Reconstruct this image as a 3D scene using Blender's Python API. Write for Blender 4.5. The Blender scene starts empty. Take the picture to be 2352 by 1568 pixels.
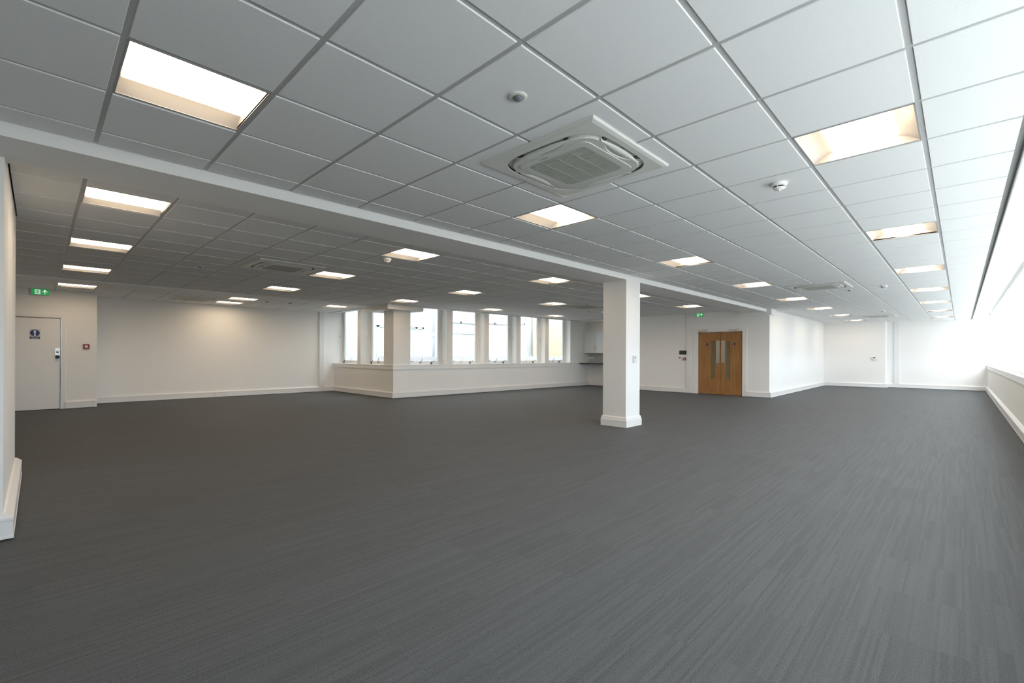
import bpy, bmesh, math, random
from mathutils import Vector, Matrix
random.seed(4)
PI = math.pi
sc = bpy.context.scene
COL = sc.collection

# ------------------------------------------------------------------ helpers
class MB:
    """collects shapes, linked as one mesh object"""
    def __init__(s): s.v = []; s.f = []; s.sm = []
    def add(s, vs, fs, smooth=False):
        o = len(s.v); s.v += [tuple(v) for v in vs]
        for f in fs: s.f.append([o + i for i in f]); s.sm.append(smooth)
        return s
    def box(s, x0, x1, y0, y1, z0, z1, ch=0):
        x0, x1 = sorted((x0, x1)); y0, y1 = sorted((y0, y1)); z0, z1 = sorted((z0, z1))
        if ch <= 0:
            vs = [(x, y, z) for z in (z0, z1) for y in (y0, y1) for x in (x0, x1)]
            return s.add(vs, [(0, 2, 3, 1), (4, 5, 7, 6), (0, 1, 5, 4), (2, 6, 7, 3), (0, 4, 6, 2), (1, 3, 7, 5)])
        bm = bmesh.new(); bmesh.ops.create_cube(bm, size=1)
        for v in bm.verts: v.co = Vector((x0 + (v.co.x + .5) * (x1 - x0), y0 + (v.co.y + .5) * (y1 - y0), z0 + (v.co.z + .5) * (z1 - z0)))
        bmesh.ops.bevel(bm, geom=bm.edges[:], offset=ch, segments=2, affect='EDGES', profile=.6)
        bm.verts.index_update()
        s.add([v.co[:] for v in bm.verts], [[v.index for v in f.verts] for f in bm.faces]); bm.free()
        return s
    def prism(s, poly, a0, a1, axis='y', smooth=False):
        """poly = list of 2-D points in the plane perpendicular to axis, extruded a0..a1"""
        n = len(poly)
        def P(p, a):
            if axis == 'y': return (p[0], a, p[1])
            if axis == 'x': return (a, p[0], p[1])
            return (p[0], p[1], a)
        vs = [P(p, a0) for p in poly] + [P(p, a1) for p in poly]
        fs = [list(range(n)), [n + i for i in reversed(range(n))]]
        s.add(vs, fs)
        s.add(vs, [(i, n + i, n + (i + 1) % n, (i + 1) % n) for i in range(n)], smooth)
        return s
    def tube(s, pts, r, n=8, caps=True):
        pts = [Vector(p) for p in pts]; rings = []
        rr = r if isinstance(r, (list, tuple)) else [r] * len(pts)
        for i, p in enumerate(pts):
            d = (pts[min(i + 1, len(pts) - 1)] - pts[max(i - 1, 0)]).normalized()
            a = d.orthogonal().normalized() if i == 0 else (rings[-1][1] - d * rings[-1][1].dot(d)).normalized()
            b = d.cross(a)
            rings.append(([p + (a * math.cos(2 * PI * k / n) + b * math.sin(2 * PI * k / n)) * rr[i] for k in range(n)], a))
        vs = [v for R_, _ in rings for v in R_]; fs = []
        for i in range(len(pts) - 1):
            for k in range(n): fs.append((i * n + k, i * n + (k + 1) % n, (i + 1) * n + (k + 1) % n, (i + 1) * n + k))
        s.add(vs, fs, True)
        if caps: s.add(vs, [list(reversed(range(n))), [len(vs) - n + k for k in range(n)]])
        return s
    def lathe(s, prof, n=32, c=(0, 0, 0), axis='z', smooth=True):
        vs = []; fs = []
        for r, h in prof:
            for k in range(n):
                a = 2 * PI * k / n; x, y = r * math.cos(a), r * math.sin(a)
                if axis == 'z': vs.append((c[0] + x, c[1] + y, c[2] + h))
                elif axis == 'y': vs.append((c[0] + x, c[1] + h, c[2] + y))
                else: vs.append((c[0] + h, c[1] + x, c[2] + y))
        for i in range(len(prof) - 1):
            for k in range(n): fs.append((i * n + k, i * n + (k + 1) % n, (i + 1) * n + (k + 1) % n, (i + 1) * n + k))
        s.add(vs, fs, smooth)
        s.add(vs, [list(range(n)), [(len(prof) - 1) * n + k for k in range(n)]])
        return s
    def build(s, name, mat, parent=None, loc=None, rz=0.0, kind=None, fix=True):
        me = bpy.data.meshes.new(name); me.from_pydata(s.v, [], s.f)
        me.polygons.foreach_set('use_smooth', s.sm)
        if fix:
            bm = bmesh.new(); bm.from_mesh(me); bmesh.ops.remove_doubles(bm, verts=bm.verts[:], dist=1e-6)
            bmesh.ops.recalc_face_normals(bm, faces=bm.faces[:]); bm.to_mesh(me); bm.free()
        me.materials.append(mat); me.update()
        o = bpy.data.objects.new(name, me); COL.objects.link(o)
        if parent is not None: o.parent = parent
        if loc is not None: o.location = loc
        if rz: o.rotation_euler = (0, 0, rz)
        if kind: o['kind'] = kind
        return o

def thing(name, label, cat, loc=(0, 0, 0), rz=0.0, group=None):
    o = bpy.data.objects.new(name, None); COL.objects.link(o)
    o.location = loc; o.rotation_euler = (0, 0, rz); o.empty_display_size = .1
    o['label'] = label; o['category'] = cat
    if group: o['group'] = group
    return o
def struct(name, loc=(0, 0, 0), rz=0.0):
    o = bpy.data.objects.new(name, None); COL.objects.link(o)
    o.location = loc; o.rotation_euler = (0, 0, rz); o['kind'] = 'structure'; o.empty_display_size = .1
    return o
def copy_tree(o, parent=None):
    c = o.copy(); COL.objects.link(c)
    if parent is not None: c.parent = parent
    for ch in list(o.children): copy_tree(ch, c)
    return c
def text(body, size, name, mat, parent, loc, rot=(PI / 2, 0, 0), depth=.0005, align='CENTER', sx=1):
    cu = bpy.data.curves.new(name, 'FONT'); cu.body = body; cu.size = size; cu.extrude = depth
    cu.align_x = align; cu.align_y = 'CENTER'
    t = bpy.data.objects.new(name, cu); COL.objects.link(t)
    dg = bpy.context.evaluated_depsgraph_get(); dg.update()
    me = bpy.data.meshes.new_from_object(t.evaluated_get(dg)); me.name = name
    bpy.data.objects.remove(t)
    me.materials.clear(); me.materials.append(mat)
    o = bpy.data.objects.new(name, me); COL.objects.link(o); o.parent = parent
    o.location = loc; o.rotation_euler = rot; o.scale = (sx, 1, 1)
    return o

# ------------------------------------------------------------------ materials
def new_mat(name):
    m = bpy.data.materials.new(name); m.use_nodes = True
    nt = m.node_tree; b = nt.nodes['Principled BSDF']
    return m, nt, b
def mat(name, col, rough=.5, metal=0., noise=0., nscale=40, bump=0., bscale=200, emit=None, estr=1., alpha=1., trans=0., spec=.5, coat=0.):
    m, nt, b = new_mat(name)
    b.inputs['Base Color'].default_value = (*col, 1); b.inputs['Roughness'].default_value = rough
    b.inputs['Metallic'].default_value = metal; b.inputs['Alpha'].default_value = alpha
    b.inputs['Transmission Weight'].default_value = trans; b.inputs['Specular IOR Level'].default_value = spec
    b.inputs['Coat Weight'].default_value = coat
    if emit: b.inputs['Emission Color'].default_value = (*emit, 1); b.inputs['Emission Strength'].default_value = estr
    tc = nt.nodes.new('ShaderNodeTexCoord')
    if noise > 0:
        n = nt.nodes.new('ShaderNodeTexNoise'); n.inputs['Scale'].default_value = nscale; n.inputs['Detail'].default_value = 4
        nt.links.new(tc.outputs['Object'], n.inputs['Vector'])
        r = nt.nodes.new('ShaderNodeMixRGB'); r.blend_type = 'MIX'
        r.inputs[1].default_value = (*[c * (1 - noise) for c in col], 1); r.inputs[2].default_value = (*[min(1, c * (1 + noise)) for c in col], 1)
        nt.links.new(n.outputs['Fac'], r.inputs[0]); nt.links.new(r.outputs[0], b.inputs['Base Color'])
    if bump > 0:
        n = nt.nodes.new('ShaderNodeTexNoise'); n.inputs['Scale'].default_value = bscale; n.inputs['Detail'].default_value = 3
        nt.links.new(tc.outputs['Object'], n.inputs['Vector'])
        bp = nt.nodes.new('ShaderNodeBump'); bp.inputs['Strength'].default_value = bump; bp.inputs['Distance'].default_value = .001
        nt.links.new(n.outputs['Fac'], bp.inputs['Height']); nt.links.new(bp.outputs[0], b.inputs['Normal'])
    return m

M_wall = mat('wall_paint', (.86, .85, .83), .62, noise=.012, nscale=3, bump=.12, bscale=350)
M_trim = mat('white_gloss_paint', (.83, .82, .80), .35, noise=.01, nscale=8)
M_pvc = mat('white_pvc', (.80, .79, .785), .33, noise=.01, nscale=12)
M_cream = mat('cream_plastic', (.70, .70, .655), .38, noise=.01, nscale=20)
M_cream2 = mat('cream_plastic_plate', (.62, .62, .58), .42, noise=.01, nscale=20)
M_grille = mat('beige_grille', (.50, .50, .46), .5, noise=.02, nscale=30)
M_gap = mat('grille_backing', (.20, .20, .18), .7, noise=.02)
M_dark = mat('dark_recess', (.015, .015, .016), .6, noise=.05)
M_darkgrey = mat('dark_grey_plastic', (.08, .085, .085), .5, noise=.05)
M_tee = mat('ceiling_tee_metal', (.50, .50, .495), .42, noise=.01, nscale=5)
M_gapdark = mat('shadow_gap', (.34, .34, .335), .6, noise=.03)
M_steel = mat('brushed_steel', (.62, .62, .60), .28, metal=1., noise=.03, nscale=60)
M_chrome = mat('chrome', (.75, .75, .75), .12, metal=1., noise=.01)
M_black = mat('black_plastic', (.012, .012, .013), .3, noise=.05)
M_screen = mat('grey_screen', (.07, .08, .075), .15, noise=.03)
M_lcd = mat('pale_green_lcd', (.36, .42, .38), .25, noise=.02)
M_lcdd = mat('dark_lcd', (.05, .06, .04), .2, noise=.02)
M_red = mat('red_plastic', (.22, .008, .010), .35, noise=.03)
M_white = mat('white_print', (.85, .85, .84), .45, noise=.01)
M_blue = mat('sign_blue', (.015, .035, .20), .4, noise=.03)
M_green = mat('sign_green', (.02, .30, .075), .35, noise=.03, emit=(.03, .50, .12), estr=.35)
M_signwhite = mat('sign_white', (.85, .88, .86), .35, noise=.01, emit=(.85, 1, .92), estr=.5)
M_greendark = mat('dark_green_knob', (.02, .05, .03), .25, noise=.05)
M_worktop = mat('dark_worktop', (.035, .03, .028), .25, noise=.2, nscale=60)
M_lens = mat('smoky_lens', (.16, .18, .20), .12, noise=.15, nscale=200)
M_text = mat('grey_print', (.10, .10, .10), .5, noise=.02)
M_frame = mat('window_frame_white', (.78, .78, .76), .35, noise=.01)
M_brass = mat('dark_bronze', (.10, .095, .085), .35, metal=.7, noise=.05)

def m_tile():
    m, nt, b = new_mat('mineral_ceiling_tile')
    b.inputs['Roughness'].default_value = .85; b.inputs['Specular IOR Level'].default_value = .2
    tc = nt.nodes.new('ShaderNodeTexCoord')
    n = nt.nodes.new('ShaderNodeTexNoise'); n.inputs['Scale'].default_value = 230; n.inputs['Detail'].default_value = 5; n.inputs['Roughness'].default_value = .7
    nt.links.new(tc.outputs['Object'], n.inputs['Vector'])
    cr = nt.nodes.new('ShaderNodeValToRGB'); e = cr.color_ramp.elements
    e[0].position = .30; e[0].color = (.74, .745, .74, 1); e[1].position = .62; e[1].color = (.86, .86, .855, 1)
    nt.links.new(n.outputs['Fac'], cr.inputs[0]); nt.links.new(cr.outputs[0], b.inputs['Base Color'])
    bp = nt.nodes.new('ShaderNodeBump'); bp.inputs['Strength'].default_value = .35; bp.inputs['Distance'].default_value = .0015
    nt.links.new(n.outputs['Fac'], bp.inputs['Height']); nt.links.new(bp.outputs[0], b.inputs['Normal'])
    return m
M_tile = m_tile()

def m_carpet():
    m, nt, b = new_mat('grey_striped_carpet')
    L = nt.links.new; N = nt.nodes.new
    def mth(op, a=None, bv=None, va=None, vb=None):
        n = N('ShaderNodeMath'); n.operation = op
        if a is not None: L(a, n.inputs[0])
        if bv is not None: L(bv, n.inputs[1])
        if va is not None: n.inputs[0].default_value = va
        if vb is not None: n.inputs[1].default_value = vb
        return n.outputs[0]
    tc = N('ShaderNodeTexCoord'); sp = N('ShaderNodeSeparateXYZ'); L(tc.outputs['Object'], sp.inputs[0])
    X, Y = sp.outputs[0], sp.outputs[1]
    ty = mth('FLOOR', mth('DIVIDE', Y, vb=.5))
    row = mth('FLOOR', mth('DIVIDE', Y, vb=.0125))
    off = mth('MULTIPLY', mth('FRACT', mth('MULTIPLY', ty, vb=.37)), vb=.5)
    tx = mth('FLOOR', mth('DIVIDE', mth('ADD', X, off), vb=.5))
    def wn(a, bb):
        c = N('ShaderNodeCombineXYZ'); L(a, c.inputs[0]); L(bb, c.inputs[1])
        w = N('ShaderNodeTexWhiteNoise'); w.noise_dimensions = '2D'; L(c.outputs[0], w.inputs['Vector']); return w.outputs['Value']
    streak = wn(tx, row)                       # one yarn line inside one tile
    tile = wn(tx, ty)
    # long yarn lines that run on through the tiles
    v = N('ShaderNodeVectorMath'); v.operation = 'MULTIPLY'; v.inputs[1].default_value = (.6, 55, 1); L(tc.outputs['Object'], v.inputs[0])
    n1 = N('ShaderNodeTexNoise'); n1.inputs['Scale'].default_value = 1; n1.inputs['Detail'].default_value = 3; L(v.outputs[0], n1.inputs['Vector'])
    # loops
    v2 = N('ShaderNodeVectorMath'); v2.operation = 'MULTIPLY'; v2.inputs[1].default_value = (150, 230, 1); L(tc.outputs['Object'], v2.inputs[0])
    n2 = N('ShaderNodeTexNoise'); n2.inputs['Scale'].default_value = 1; n2.inputs['Detail'].default_value = 4; n2.inputs['Roughness'].default_value = .75; L(v2.outputs[0], n2.inputs['Vector'])
    v3 = N('ShaderNodeVectorMath'); v3.operation = 'MULTIPLY'; v3.inputs[1].default_value = (1, 1, 1); L(tc.outputs['Object'], v3.inputs[0])
    loops = N('ShaderNodeMapRange'); loops.inputs[1].default_value = .34; loops.inputs[2].default_value = .66; L(n2.outputs['Fac'], loops.inputs[0])
    s = mth('ADD', mth('MULTIPLY', streak, vb=.22), mth('MULTIPLY', tile, vb=.05))
    s = mth('ADD', s, mth('MULTIPLY', n1.outputs['Fac'], vb=.25))
    s = mth('ADD', s, mth('MULTIPLY', loops.outputs[0], vb=.85))
    cr = N('ShaderNodeValToRGB'); e = cr.color_ramp.elements
    e[0].position = .1; e[0].color = (.015, .0162, .0174, 1); e[1].position = 1.1 if False else 1.; e[1].color = (.115, .122, .129, 1)
    L(mth('MULTIPLY', s, vb=.8), cr.inputs[0]); L(cr.outputs[0], b.inputs['Base Color'])
    b.inputs['Roughness'].default_value = .62; b.inputs['Specular IOR Level'].default_value = .28
    b.inputs['Sheen Weight'].default_value = .06; b.inputs['Sheen Roughness'].default_value = .4
    bp = N('ShaderNodeBump'); bp.inputs['Strength'].default_value = .5; bp.inputs['Distance'].default_value = .004
    L(s, bp.inputs['Height']); L(bp.outputs[0], b.inputs['Normal'])
    return m
M_carpet = m_carpet()

def m_oak():
    m, nt, b = new_mat('oak_veneer')
    L = nt.links.new; N = nt.nodes.new
    tc = N('ShaderNodeTexCoord')
    v = N('ShaderNodeVectorMath'); v.operation = 'MULTIPLY'; v.inputs[1].default_value = (22, 22, 1.2); L(tc.outputs['Object'], v.inputs[0])
    n = N('ShaderNodeTexNoise'); n.inputs['Scale'].default_value = 1.2; n.inputs['Detail'].default_value = 6; n.inputs['Distortion'].default_value = .6; L(v.outputs[0], n.inputs['Vector'])
    n2 = N('ShaderNodeTexNoise'); n2.inputs['Scale'].default_value = 2.5; n2.inputs['Detail'].default_value = 3; L(tc.outputs['Object'], n2.inputs['Vector'])
    cr = N('ShaderNodeValToRGB'); e = cr.color_ramp.elements
    e[0].position = .25; e[0].color = (.26, .115, .035, 1); e[1].position = .75; e[1].color = (.43, .22, .08, 1)
    mx = N('ShaderNodeMath'); mx.operation = 'ADD'; m2 = N('ShaderNodeMath'); m2.operation = 'MULTIPLY'; m2.inputs[1].default_value = .35
    L(n2.outputs['Fac'], m2.inputs[0]); L(n.outputs['Fac'], mx.inputs[0]); L(m2.outputs[0], mx.inputs[1])
    m3 = N('ShaderNodeMath'); m3.operation = 'SUBTRACT'; m3.inputs[1].default_value = .175; L(mx.outputs[0], m3.inputs[0])
    L(m3.outputs[0], cr.inputs[0]); L(cr.outputs[0], b.inputs['Base Color']); b.inputs['Roughness'].default_value = .38
    return m
M_oak = m_oak()

def m_brick(name, c1, c2, mortar, bw, bh, msize, offset=.5):
    m, nt, b = new_mat(name)
    L = nt.links.new; N = nt.nodes.new
    tc = N('ShaderNodeTexCoord'); mp = N('ShaderNodeMapping'); mp.inputs['Rotation'].default_value = (PI / 2, 0, 0)
    L(tc.outputs['Object'], mp.inputs['Vector'])
    br = N('ShaderNodeTexBrick'); br.offset = offset; br.inputs['Scale'].default_value = 1
    br.inputs['Brick Width'].default_value = bw; br.inputs['Row Height'].default_value = bh; br.inputs['Mortar Size'].default_value = msize
    br.inputs['Color1'].default_value = (*c1, 1); br.inputs['Color2'].default_value = (*c2, 1); br.inputs['Mortar'].default_value = (*mortar, 1)
    L(mp.outputs[0], br.inputs['Vector']); L(br.outputs['Color'], b.inputs['Base Color']); b.inputs['Roughness'].default_value = .6
    return m
M_glazed = m_brick('white_glazed_brick', (.88, .89, .90), (.85, .86, .87), (.72, .73, .74), .1, .2, .006, 0)
M_ybrick = m_brick('cream_brick', (.84, .70, .50), (.80, .66, .45), (.66, .58, .46), .225, .072, .009)

def m_glass(name, col=(1, 1, 1), fac=.0):
    m = bpy.data.materials.new(name); m.use_nodes = True; nt = m.node_tree; nt.nodes.clear()
    o = nt.nodes.new('ShaderNodeOutputMaterial'); mix = nt.nodes.new('ShaderNodeMixShader')
    t = nt.nodes.new('ShaderNodeBsdfTransparent'); t.inputs[0].default_value = (*col, 1)
    g = nt.nodes.new('ShaderNodeBsdfGlossy'); g.inputs['Roughness'].default_value = .02
    mix.inputs[0].default_value = .03
    nt.links.new(t.outputs[0], mix.inputs[1]); nt.links.new(g.outputs[0], mix.inputs[2])
    nt.links.new(mix.outputs[0], o.inputs[0])
    return m
M_glass = m_glass('clear_glass', (.95, .97, .96))
def m_frost():
    m = bpy.data.materials.new('frosted_film'); m.use_nodes = True; nt = m.node_tree; nt.nodes.clear()
    o = nt.nodes.new('ShaderNodeOutputMaterial'); mix = nt.nodes.new('ShaderNodeMixShader'); mix.inputs[0].default_value = .35
    t = nt.nodes.new('ShaderNodeBsdfTranslucent'); t.inputs[0].default_value = (.92, .94, .96, 1)
    d = nt.nodes.new('ShaderNodeBsdfDiffuse'); d.inputs[0].default_value = (.8, .8, .8, 1)
    nt.links.new(t.outputs[0], mix.inputs[1]); nt.links.new(d.outputs[0], mix.inputs[2]); nt.links.new(mix.outputs[0], o.inputs[0])
    return m
M_frost = m_frost()
M_visglass = mat('wired_glass', (.20, .18, .11), .12, noise=.12, nscale=6)
M_bluegl = mat('pale_blue_glazing', (.74, .80, .83), .15, noise=.03, nscale=2)
M_curtain = mat('grey_net_curtain', (.62, .63, .65), .8, noise=.08, nscale=9)
def m_emit(name, col, st):
    m, nt, b = new_mat(name); b.inputs['Base Color'].default_value = (.9, .9, .9, 1)
    b.inputs['Emission Color'].default_value = (*col, 1); b.inputs['Emission Strength'].default_value = st
    return m
LAMP = 17.0
M_lamp = m_emit('lit_diffuser', (1., .775, .53), LAMP)
M_spot = m_emit('lit_downlight', (1., .93, .82), 6.0)
M_reflector = mat('satin_reflector', (.36, .355, .35), .4, noise=.005)

# ------------------------------------------------------------------ camera
CW = 2352.; FPX = 1060.; CX, CY = 1176., 814.36
cam_loc = Vector((-1.42698 * .6, -3.27945 * .6, 1.215)); yaw, roll = .7715, .00434
fw = Vector((math.cos(yaw), math.sin(yaw), 0)); r0 = Vector((math.sin(yaw), -math.cos(yaw), 0)); u0 = Vector((0, 0, 1))
rt = r0 * math.cos(roll) + u0 * math.sin(roll); up = -r0 * math.sin(roll) + u0 * math.cos(roll)
cam = bpy.data.cameras.new('camera'); co = bpy.data.objects.new('camera', cam); COL.objects.link(co)
co.matrix_world = Matrix(((rt.x, up.x, -fw.x, cam_loc.x), (rt.y, up.y, -fw.y, cam_loc.y), (rt.z, up.z, -fw.z, cam_loc.z), (0, 0, 0, 1)))
cam.sensor_width = 36; cam.lens = FPX / CW * 36; cam.shift_y = (CY - 784) / CW; cam.clip_start = .05; cam.clip_end = 200
sc.camera = co

ZC = 2.565                      # underside of the tiles
MOD = .6
TILE_R = -2.215                 # window-side edge of the tiled ceiling
B1Y0, B1Y1, B1Z = 2.06, 2.62, 2.485     # long bulkhead
B2Y0, B2Y1 = 9.67, 10.25                # second bulkhead
OY2 = .2 * MOD                  # grid offset behind the first bulkhead
OY3 = .63 * MOD
SILL = .915

# ------------------------------------------------------------------ floor
mb = MB(); mb.box(-3.2, 22.8, -2.9, 13.2, -.1, 0)
fl = mb.build('floor', M_carpet, kind='structure')

# ------------------------------------------------------------------ walls
def wall(name, A, B, z1, openings=(), th=.16, z0=0., mt=None, ext=(0, 0)):
    """room side is on the left of A->B"""
    A = Vector(A); B = Vector(B); d = B - A; L_ = d.length; a = math.atan2(d.y, d.x)
    mb = MB(); xs = -ext[0]
    for (s0, s1, oz0, oz1) in sorted(openings):
        if s0 > xs: mb.box(xs, s0, -th, 0, z0, z1)
        if oz0 > z0: mb.box(s0, s1, -th, 0, z0, oz0)
        if oz1 < z1: mb.box(s0, s1, -th, 0, oz1, z1)
        xs = s1
    if xs < L_ + ext[1]: mb.box(xs, L_ + ext[1], -th, 0, z0, z1)
    return mb.build(name, mt or M_wall, loc=(A.x, A.y, 0), rz=a, kind='structure')
WPITCH = 1.67; WX0 = 10.83 - 8 * WPITCH
P = dict(P0=(-3, -2.65), P1=(22.5, -2.65), P2=(22.5, .12), P3=(21.95, .12), P4=(21.8, 2.1), P5=(13.9, 2.0), P6=(13.9, 7.0),
         P7=(14.85, 7.0), P8=(14.85, 8.925), P9=(5.98, 9.24), P10=(5.98, 12.9), P11=(.08, 12.9), P12=(.08, 12.0), P13=(-3, 12.0),
         P14=(-3, 4.75), P15=(-1.01, 4.75), P16=(-1.01, 2.5), P17=(-3, 2.5))
wall('wall_right', P['P0'], P['P1'], .80, th=.30, ext=(.3, .2))
mb = MB()                                                 # lintel above the window strip and the closed corner ends
mb.box(-3.2, 22.7, -2.95, -2.70, 2.72, 3.0)
mb.box(-3.2, WX0 + WPITCH - .02, -2.95, -2.69, .80, 2.72)
mb.build('wall_right_head', M_wall, kind='structure')
wall('wall_far', P['P1'], P['P2'], 2.95, ext=(.15, .1))
wall('wall_far_return', P['P2'], P['P3'], 2.95, th=.02)
wall('wall_far_pier', P['P3'], P['P4'], 2.95, th=.7)
wall('wall_inner', P['P4'], P['P5'], 2.95, ext=(0, 0), th=.3)
DY0, DY1 = 2.72, 4.085                                    # double door opening
wall('wall_entrance', P['P5'], P['P6'], 2.95, [(DY0 - 2.0, DY1 - 2.0, 0, 1.965)], th=.18)
wall('wall_kitchen_return', P['P6'], P['P7'], 2.95)
wall('wall_kitchen', P['P7'], P['P8'], 2.95, ext=(0, .3))
# wall A, with the five windows (local x runs from P8 to P9)
A8 = Vector(P['P8']); A9 = Vector(P['P9']); dA = (A9 - A8); LA = dA.length; aA = math.atan2(dA.y, dA.x)
def sA(x): return (14.85 - x) / (14.85 - 5.98) * LA
WA = [(6.50, 7.77), (7.99, 9.24), (9.46, 10.70), (10.92, 12.18), (12.39, 13.65)]
wall('wall_well', P['P8'], P['P9'], 2.95, [(sA(b), sA(a), SILL - .02, 2.71) for a, b in WA], th=.33, ext=(.2, -.53))
mb = MB(); mb.prism([(5.98, 9.24), (6.515, 9.221), (6.515, 9.74), (5.98, 9.74)], 0, 2.95, 'z'); mb.build('wall_well_corner', M_wall, kind='structure')
WB = [(9.74, 11.095), (11.29, 12.9)]
wall('wall_side', (5.98, 9.74), P['P10'], 2.95, [(a - 9.74, b - 9.74, SILL - .02, 2.71) for a, b in WB], th=.36)
wall('wall_left', (5.98, 12.9), P['P11'], 2.95)
mb = MB(); mb.box(5.98, 6.34, 12.9, 13.1, 0, 2.75); mb.build('wall_left_end', M_wall, kind='structure')
wall('wall_left_return', P['P11'], P['P12'], 2.95, th=.14)
wall('wall_exit', (-.06, 12.0), P['P13'], 2.95, [(-.06 + .50, -.06 + 1.44, 0, 1.97)])
wall('wall_back_left', P['P13'], P['P14'], 2.95)
mb = MB(); mb.box(-3.2, -1.01, 2.5, 4.75, 0, 2.75); nib = mb.build('wall_near_pier', M_wall, kind='structure')
wall('wall_back', P['P17'], P['P0'], 2.95)

# ------------------------------------------------------------------ ceiling
cells_cut = []                   # (x0,x1,y0,y1)
LA_row = [(i, -3) for i in range(4, 35, 5)]
LB_row = [(i, 1) for i in range(-1, 35, 5)]
def in_cut(x0, x1, y0, y1):
    cx, cy = (x0 + x1) / 2, (y0 + y1) / 2
    return any(a <= cx <= b and c <= cy <= d for a, b, c, d in cells_cut)
for i, j in LA_row + LB_row: cells_cut.append((i * MOD, (i + 1) * MOD, j * MOD, (j + 1) * MOD))
L2 = [(-1, 5), (-1, 9), (-1, 13), (4, 5), (4, 9), (4, 13), (9, 5), (9, 9), (9, 13), (14, 5), (14, 9), (14, 13), (19, 5), (19, 9), (19, 13)]
for i, j in L2: cells_cut.append((i * MOD, (i + 1) * MOD, j * MOD + OY2, (j + 1) * MOD + OY2))
L3 = [(-1, 17), (4, 17), (4, 19), (8, 17)]
for i, j in L3: cells_cut.append((i * MOD, (i + 1) * MOD, j * MOD + OY3, (j + 1) * MOD + OY3))
tiles = MB(); tees = MB()
G = .013                          # half the gap between tiles
def tiled(X0, X1, Y0, Y1, oy):
    i0, i1 = math.floor(X0 / MOD), math.ceil(X1 / MOD); j0, j1 = math.floor((Y0 - oy) / MOD), math.ceil((Y1 - oy) / MOD)
    for i in range(i0, i1):
        for j in range(j0, j1):
            x0, x1 = i * MOD, (i + 1) * MOD; y0, y1 = j * MOD + oy, (j + 1) * MOD + oy
            if in_cut(x0, x1, y0, y1): continue
            a = x0 + G if x0 > X0 + 1e-6 else X0; b = x1 - G if x1 < X1 - 1e-6 else X1
            c = y0 + G if y0 > Y0 + 1e-6 else Y0; d = y1 - G if y1 < Y1 - 1e-6 else Y1
            if b - a < .01 or d - c < .01: continue
            h = ZC + .007
            k = .0025; z = ZC
            vs = [(a, c, h), (b, c, h), (b, d, h), (a, d, h), (a, c, z + k), (b, c, z + k), (b, d, z + k), (a, d, z + k),
                  (a + k, c + k, z), (b - k, c + k, z), (b - k, d - k, z), (a + k, d - k, z)]
            fs = [(11, 10, 9, 8)] + [(p, (p + 1) % 4, 4 + (p + 1) % 4, 4 + p) for p in range(4)] + [(4 + p, 4 + (p + 1) % 4, 8 + (p + 1) % 4, 8 + p) for p in range(4)]
            tiles.add(vs, fs)
    w = .018; zt = ZC + .0058
    for i in range(i0, i1 + 1):
        x = i * MOD
        if X0 - .001 <= x <= X1 + .001: tees.box(x - w, x + w, Y0, Y1, zt, zt + .012)
    for j in range(j0, j1 + 1):
        y = j * MOD + oy
        if Y0 - .001 <= y <= Y1 + .001: tees.box(X0, X1, y - w, y + w, zt + .0006, zt + .0126)
tiled(-3, 22.5, TILE_R, 2.035, 0)
tiled(-1.0, 5.76, B1Y1, B2Y0, OY2)
tiled(5.76, 13.9, B1Y1, 8.9, OY2)
tiled(13.9, 14.2, 7.0, 8.9, OY2)
tiled(-3, 5.76, B2Y1, 12.9, OY3)
tiled(-3, -1.0, 4.75, B2Y0, OY2)
ceil = tiles.build('ceiling', M_tile, kind='structure', fix=False)
tees.build('ceiling_grid', M_tee, parent=ceil, fix=False)
mb = MB(); mb.box(-3.3, 22.9, -3.0, 9.2, 2.96, 3.06); mb.box(-3.3, 6.5, 9.2, 13.3, 2.96, 3.06)
mb.box(-3, 22.5, 2.0, 2.09, ZC + .012, ZC + .06)
mb.build('ceiling_slab', M_wall, kind='structure')
# plaster margins beside the light-well windows and over the kitchen
mb = MB()
mb.prism([(5.79, 8.93), (14.25, 8.93), (14.25, 8.947), (5.981, 9.241), (5.981, 12.9), (5.79, 12.9)], 2.548, 2.70, 'z')
mb.build('ceiling_margin', M_wall, kind='structure')
mb = MB(); mb.box(14.2, 14.25, 7.0, 8.93, 2.53, 2.62); mb.box(14.25, 14.9, 7.0, 9.0, 2.555, 2.7)
mb.build('ceiling_kitchen', M_wall, kind='structure')
mb = MB()                         # shadow gaps
mb.box(5.76, 14.2, 8.9, 8.932, 2.585, 2.60); mb.box(5.758, 5.792, 8.9, 12.9, 2.585, 2.60)
mb.box(-3, 22.5, TILE_R - .042, TILE_R, 2.585, 2.60)
mb.build('trim_1', M_gapdark, kind='structure')
# bulkheads
mb = MB(); mb.box(-3, 13.9, B1Y0, B1Y1, B1Z, 2.75); mb.build('trim_2', M_wall, kind='structure')
mb = MB(); mb.box(-3, 5.76, B2Y0, B2Y1, ZC - .034, 2.75); mb.build('trim_3', M_wall, kind='structure')
mb = MB(); mb.box(5.65, 6.80, 9.0, 10.37, 2.43, 2.75); mb.build('trim_4', M_wall, kind='structure')
mb = MB(); mb.box(13.82, 14.25, 1.93, 2.79, 2.405, 2.75); mb.build('trim_5', M_wall, kind='structure')
# sloping bulkhead and the raised strip of ceiling along the windows
mb = MB()
mb.prism([(TILE_R - .042, 2.60), (TILE_R - .042, 2.548), (TILE_R - .05, 2.545), (-2.40, 2.75), (-2.71, 2.75), (-2.71, 2.97), (-2.30, 2.97)], -3, 22.5, 'x')
mb.build('ceiling_window_bay', M_wall, kind='structure')

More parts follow.
